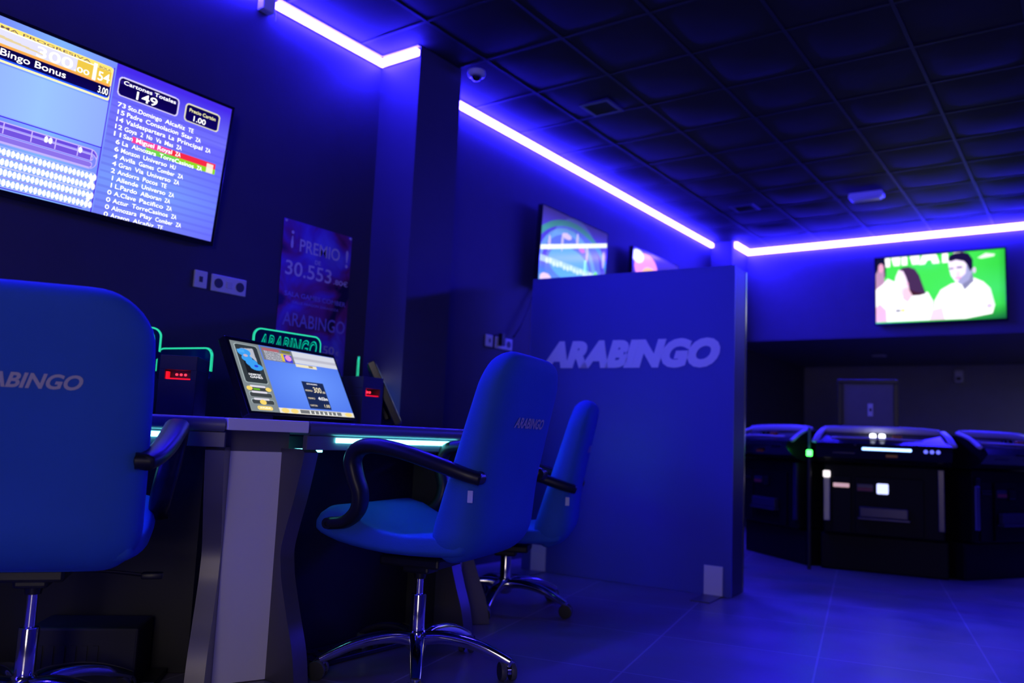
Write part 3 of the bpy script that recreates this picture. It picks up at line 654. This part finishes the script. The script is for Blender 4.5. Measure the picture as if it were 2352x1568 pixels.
# edge-lit acrylic signs
def sign(loc, rz, label, w=.33, h=.125, mirror=False, lift=0.0):
    r = root('acrylic_sign', label, 'sign', loc, rz, 'teal edge-lit acrylic name signs')
    z0 = lift
    bm = B(); prism(bm, rrect(0, w, z0, z0+h, .035, 8), 1, 0, .006); fin('panel', bm, K['acrylic'], r)
    # glowing rim round the sides and top
    o = rrect(0, w, z0, z0+h, .035, 8); i_ = rrect(.006, w-.006, z0+.006, z0+h-.006, .030, 8)
    bm = B(); n_ = len(o); k0, k1 = 0, 17
    vo = [[bm.verts.new((p[0], y, p[1])) for p in o] for y in (-.001, .007)]; vi = [[bm.verts.new((p[0], y, p[1])) for p in i_] for y in (-.001, .007)]
    rng = list(range(n_-0)); 
    for a_ in range(0, 18):
        b_ = a_+1
        if b_ > 18: break
        for q in ((vo[0][a_], vo[0][b_], vi[0][b_], vi[0][a_]), (vo[1][a_], vi[1][a_], vi[1][b_], vo[1][b_]), (vo[0][a_], vo[1][a_], vo[1][b_], vo[0][b_])): bm.faces.new(q)
    e_ = n_-1
    for q in ((vo[0][e_], vo[0][0], vi[0][0], vi[0][e_]), (vo[0][e_], vo[1][e_], vo[1][0], vo[0][0]), (vo[1][e_], vo[1][0], vi[1][0], vi[1][e_])): bm.faces.new(q)
    fin('glowing_rim', bm, K['tealhot'], r)
    bm = B(); yy = -.0012; m_ = mirror
    put_text(bm, 'ARABINGO', .022, z0+h*.30, w-.022, z0+h*.84, yy if not m_ else .0072, 0, .042, .3, mirror=m_, space=1.14)
    put_text(bm, 'BINGO ELECTRÓNICO', .024, z0+h*.14, w*.50, z0+h*.26, yy, 0, .01)
    put_text(bm, 'ZARAGOZA', w*.62, z0+h*.12, w*.88, z0+h*.24, yy, 0, .01)
    put_text(bm, 'ARABINGO', .028, z0+h*.335, w-.028, z0+h*.80, yy-.0006 if not m_ else .0078, 1, -.008, .3, mirror=m_, space=1.14)
    me = bpy.data.meshes.new('sign_lettering'); bm.to_mesh(me); bm.free(); link('sign_lettering', me, [K['tealglow'], K['acrylic']], r)
    bm = B(); box(bm, .03, w-.03, -.006, .018, 0, z0+.012, .002) if z0 > .02 else box(bm, .0, w, -.01, .02, -.004, .006)
    fin('stand', bm, K['black'], r)
    return r
sign(wp(ST[1], .225, .62, .801), 90, 'teal glowing name sign standing behind the lit touch monitor', lift=.225, h=.13, w=.335)
sign(wp(ST[0], .195, .60, .801), 45, 'teal glowing sign corner peeking out above the left chair back', lift=.195)
sign(wp(ST[2], .17, .60, .801), 137, 'teal glowing sign seen edge-on beside the second note acceptor', lift=.18)
sign((-2.94, 1.75, .801), 10, 'teal glowing sign with mirrored letters behind the first note acceptor', w=.285, h=.125, mirror=True, lift=.135)

# note acceptors
def acceptor(st, label, dx=0, dd=0, rot=0, h=.2):
    r = root('note_acceptor', label, 'note acceptor', wp(st, .56+dx, .33+dd, .8015), st[1]+rot, 'dark note acceptor boxes on the bingo desks')
    w, d = .118, .20
    bm = B()
    z0, z1 = h*.60, h*.76
    box(bm, 0, w, .0, d, 0, z0, .0015); box(bm, 0, w, 0, d, z1, h, .0015); box(bm, 0, .018, 0, d, z0, z1); box(bm, w-.018, w, 0, d, z0, z1); box(bm, .018, w-.018, .04, d, z0, z1)
    bmesh.ops.remove_doubles(bm, verts=bm.verts, dist=.0002)
    fin('housing', bm, K['caseg'], r)
    bm = B(); box(bm, .020, w-.020, .006, .038, z0+.001, z0+.005); box(bm, .02, .028, .006, .03, z0+.005, z1-.006)
    sl = fin('red_light_tray', bm, emi('red_glow', (1, .005, .012), 1.0), r); sl['label'] = 'glowing red slot tray'
    for k in range(3):
        bm = B(); cyl(bm, (.048+.014*k, .034, z0+.018), (.048+.014*k, .038, z0+.018), .004, n=10); fin('red_lamp', bm, emi('red_lamp', (1, .02, .04), 4), r)
acceptor(ST[0], 'dark note acceptor with glowing red slot right beside the left chair', dx=.035, dd=.0)
acceptor(ST[1], 'dark note acceptor with red slot just right of the lit monitor', dx=.098, dd=.13, h=.20)
acceptor(ST[2], 'dark note acceptor seen from behind, small, left of the middle chair', dx=-.03, dd=.26)

# ------------------------------------------------------------------ free-standing partition
ang = math.degrees(math.atan2(.1, 1.3))
r = root('partition', 'free-standing blue partition wall with the large lavender name on it', 'partition', (-2.84, 4.13, 0), ang)
PW, PT = 1.262, .21
bm = B(); box(bm, 0, PW, .002, .012, .002, 1.758); fp = fin('front_panel', bm, K['panel'], r)
bm = B(); box(bm, 0.0, PW, .0125, PT, .002, 1.757, .001); fin('core', bm, K['panelside'], r)
bm = B(); box(bm, PW-.002, PW+.002, PT+.0005, PT+.02, .002, 1.757); fin('edge_profile', bm, K['shiny'], r)
txt('large_lettering', fp, K['letter'], [('ARABINGO', .085, 1.20, PW-.075, 1.365)], .0012, offset=.07, shear=.28, depth=.002)
def foot(x, label):
    p = Matrix.Rotation(R(ang), 4, 'Z') @ Vector((x, 0, 0)) + Vector((-2.84, 4.13, 0))
    q = root('floor_bracket', label, 'bracket', p, ang, 'L-shaped plates holding the partition')
    bm = B(); box(bm, -.05, .05, -.003, .0005, .003, .155, .0008); fin('upright_plate', bm, K['pale'], q)
    bm = B(); box(bm, -.05, .05, -.22, -.003, .0006, .006, .0008); fin('floor_plate', bm, K['desk'], q)
foot(.115, 'pale L-shaped floor plate at the left end of the blue partition')
foot(PW-.095, 'pale L-shaped floor plate at the right end of the blue partition')

# ------------------------------------------------------------------ electronic roulette stations, round table far right
CAB = mat('cabinet_black', (.006, .006, .007), .5, var=.2, spec=.12); INNER = mat('cabinet_inner', (.010, .010, .010), .5, spec=.12)
LW = emi('white_button_light', (.75, .8, 1), 5); LB = emi('blue_button_light', (.12, .14, 1), 1.6); LC = emi('ice_blue_led', (.25, .45, 1), 4.5); LG = emi('green_led', (.05, 1, .08), 9)
OR = mat('orange_button', (.45, .12, .01), .4); LWS = emi('violet_white_light', (.50, .55, 1), 1.8); PK = emi('pink_slot_light', (1, .6, .58), .55, (.5, .4, .4)); RD = mat('red_white_label', (.35, .05, .05), .5)
WS = emi('white_status_light', (1, .9, .95), 1.5); MB = mat('violet_gloss_rail', (.65, .60, .70), .35); MBD = mat('dark_gloss_tray', (.05, .04, .09), .25, .3)
def terminal(label, loc, rz, full=True):
    r = root('roulette_terminal', label, 'gaming machine', loc, rz, 'player stations of the round roulette table')
    g = lambda m, off=None: m if full else (off or K['gloss'])
    bm = B(); box(bm, -.36, .36, .03, .60, .24, .70, .012); cab = fin('cabinet', bm, CAB, r)
    bm = B(); box(bm, -.38, .38, .08, .62, .002, .235, .01); fin('plinth', bm, INNER, r)
    bm = B(); prism(bm, [(.03, .705), (-.05, .74), (-.10, .80), (-.085, .835), (.10, .91), (.34, .935), (.60, .935), (.60, .705)], 0, -.40, .40); con = fin('console', bm, K['gloss'], r)
    bm = B(); sweep(bm, smoothpath([(-.36, .12, .925), (-.2, .10, .930), (0, .095, .932), (.2, .10, .930), (.34, .13, .922)]), .024, .014, (0, 0, 1)); fin('upper_rail', bm, MB, con, True)
    bm = B(); sweep(bm, smoothpath([(-.31, .0, .872), (0, -.015, .872), (.24, .0, .868)]), .006, .006, (0, 0, 1)); fin('lower_rail', bm, MB, con, True)
    for s in (-1, 1):
        bm = B(); sweep(bm, smoothpath([(s*.36, .13, .930), (s*.385, .03, .895), (s*.41, -.06, .838)]), .02, .010, (1, 0, 0), expo=3); fin('side_trim', bm, MB, con, True)
    bm = B(); box(bm, -.12, .17, -.104, -.094, .795, .812, .004); fin('front_led_bar', bm, LC if full else K['gloss'], con)
    for k in range(3):
        bm = B(); cyl(bm, (.25+.035*k, -.108, .80), (.25+.035*k, -.09, .80), .012, n=14); fin('round_button', bm, g(LB), con, True, 40)
    for x in (-.055, .0):
        bm = B(); cyl(bm, (x, .008, .868), (x, .02, .898), .019, n=16); fin('top_button', bm, LW if full else K['gloss'], con, True, 40)
    bm = B(); box(bm, .06, .12, .0, .03, .872, .900, .006); fin('orange_key', bm, OR, con)
    bm = B(); box(bm, .02, .09, -.088, -.068, .752, .770, .004); fin('orange_badge', bm, OR, con)
    bm = B(); box(bm, -.30, -.16, -.080, -.066, .765, .79, .005); box(bm, -.17, -.15, -.090, -.06, .785, .83, .004); fin('card_reader', bm, MBD, con)
    bm = B(); box(bm, -.362, -.318, .012, .031, .32, .60, .006); cc = fin('corner_column', bm, K['steel'], cab)
    bm = B(); box(bm, -.362, -.318, .004, .030, .605, .65, .008); fin('status_light', bm, g(WS), cab)
    bm = B(); box(bm, .320, .360, .012, .031, .30, .69, .006); fin('corner_column', bm, MBD, cab)
    bm = B(); box(bm, -.305, -.19, .022, .030, .25, .62, .004); fin('service_door', bm, INNER, cab)
    bm = B(); box(bm, -.30, -.20, .012, .022, .545, .572, .005); fin('note_slot', bm, g(PK), cab)
    bm = B(); box(bm, -.165, .24, .018, .030, .25, .62, .004); fin('centre_door', bm, CAB, cab)
    bm = B(); box(bm, -.155, -.055, .010, .018, .525, .575, .003, 0); box(bm, -.150, -.06, .007, .010, .53, .55, 0, 1); fin('printed_label', bm, [MBD, RD], cab)
    bm = B(); box(bm, -.035, .035, .006, .018, .515, .582, .008); fin('lit_square_button', bm, g(LWS), cab)
    bm = B(); box(bm, -.14, .15, -.02, .018, .36, .43, .008); box(bm, -.15, .16, -.03, .018, .345, .362, .004); fin('payout_tray', bm, MBD, cab)
    return r
def polar(cx, cy, ang, rad): return (cx+rad*math.sin(R(ang)), cy-rad*math.cos(R(ang)), 0)
# centre of the table and a ring of stations turned by 45 degrees
FC = Vector((-1.165, 5.80, 0)); RA = 1.02; a0 = 11.5
CX = FC.x - RA*math.sin(R(a0)); CY = FC.y + RA*math.cos(R(a0))
terminal('roulette player station facing the viewer with bright blue lights', polar(CX, CY, a0, RA), a0)
terminal('dark roulette player station left of the lit one, half behind the partition', polar(CX, CY, a0-50, RA), a0-50, False)
terminal('dark roulette player station cut by the right edge', polar(CX, CY, a0+50, RA), a0+50, False)
r = root('roulette_drum', 'dark round middle of the roulette table behind the stations', 'roulette table', (CX, CY, 0))
bm = B(); lathe(bm, [(.35, .002), (.36, .3), (.38, .90), (.36, .925), (.30, .93)], 40); fin('drum', bm, K['gloss'], r, True, 40)
bm = B(); lathe(bm, [(.33, .931), (.35, .94), (.33, .95), (.30, .945)], 40); fin('rim', bm, MB, r, True)
# monitor standing on the table, seen from behind
d_ = Vector((math.sin(R(a0)), -math.cos(R(a0)), 0)); s_ = Vector((math.cos(R(a0)), math.sin(R(a0)), 0))
p = FC - d_*.42 + s_*(-.09)
r = root('table_monitor', 'dark monitor with grey back and white label standing on the roulette table', 'monitor', (p.x, p.y, .936), a0)
bm = B()
for a in ((-.20, .20, .33, .36), (-.20, .20, 0, .03), (-.20, -.165, .03, .33), (.165, .20, .03, .33)): box(bm, a[0], a[1], 0, .04, a[2], a[3], .004)
fin('frame', bm, K['black'], r)
bm = B(); box(bm, -.164, .164, .012, .036, .031, .329); fin('back_panel', bm, K['glassgrey'], r)
bm = B(); box(bm, -.0, .035, .008, .0115, .10, .19, .002); box(bm, .010, .025, .006, .008, .135, .155, 0, 1); fin('label_sticker', bm, [K['white'], K['rubber']], r)
# green lamp between two stations
p = FC + d_*.05 - s_*.445
r = root('green_lamp', 'small glowing green lamp between the left and middle roulette stations', 'lamp', (p.x, p.y, .0))
bm = B(); cyl(bm, (0, 0, .002), (0, 0, .74), .012); fin('post', bm, K['black'], r, True, 40)
bm = B(); box(bm, -.016, .016, -.016, .016, .7405, .78, .005); fin('lens', bm, LG, r)
bm = B(); cyl(bm, (0, 0, .781), (0, 0, .93), .009); fin('streak_rod', bm, mat('green_streak', (.05, .35, .1), .2), r, True, 40)  # green rod stands in for the lamp's upward light streak
# white thing on the far wall
r = root('wall_sensor', 'small white box high on the grey back wall', 'sensor', (-1.325, 10.8, 1.71), 0)
bm = B(); box(bm, -.045, .045, -.05, -.001, -.07, .07, .01); fin('housing', bm, K['white'], r)
bm = B(); box(bm, -.025, .025, -.056, -.05, -.05, -.01, .002); fin('lens', bm, K['grey'], r)
r = root('recessed_downlight', 'unlit round downlight in the dark soffit over the roulette', 'ceiling light', (-1.95, 9.6, 1.84))
bm = B(); lathe(bm, [(.06, 0), (.075, 0), (.075, -.006), (.06, -.008), (.055, -.002)]); fin('ring', bm, K['white'], r, True, 40)
bm = B(); lathe(bm, [(.001, -.001), (.055, -.001), (.055, -.004), (.001, -.004)]); fin('lens', bm, K['grey'], r)
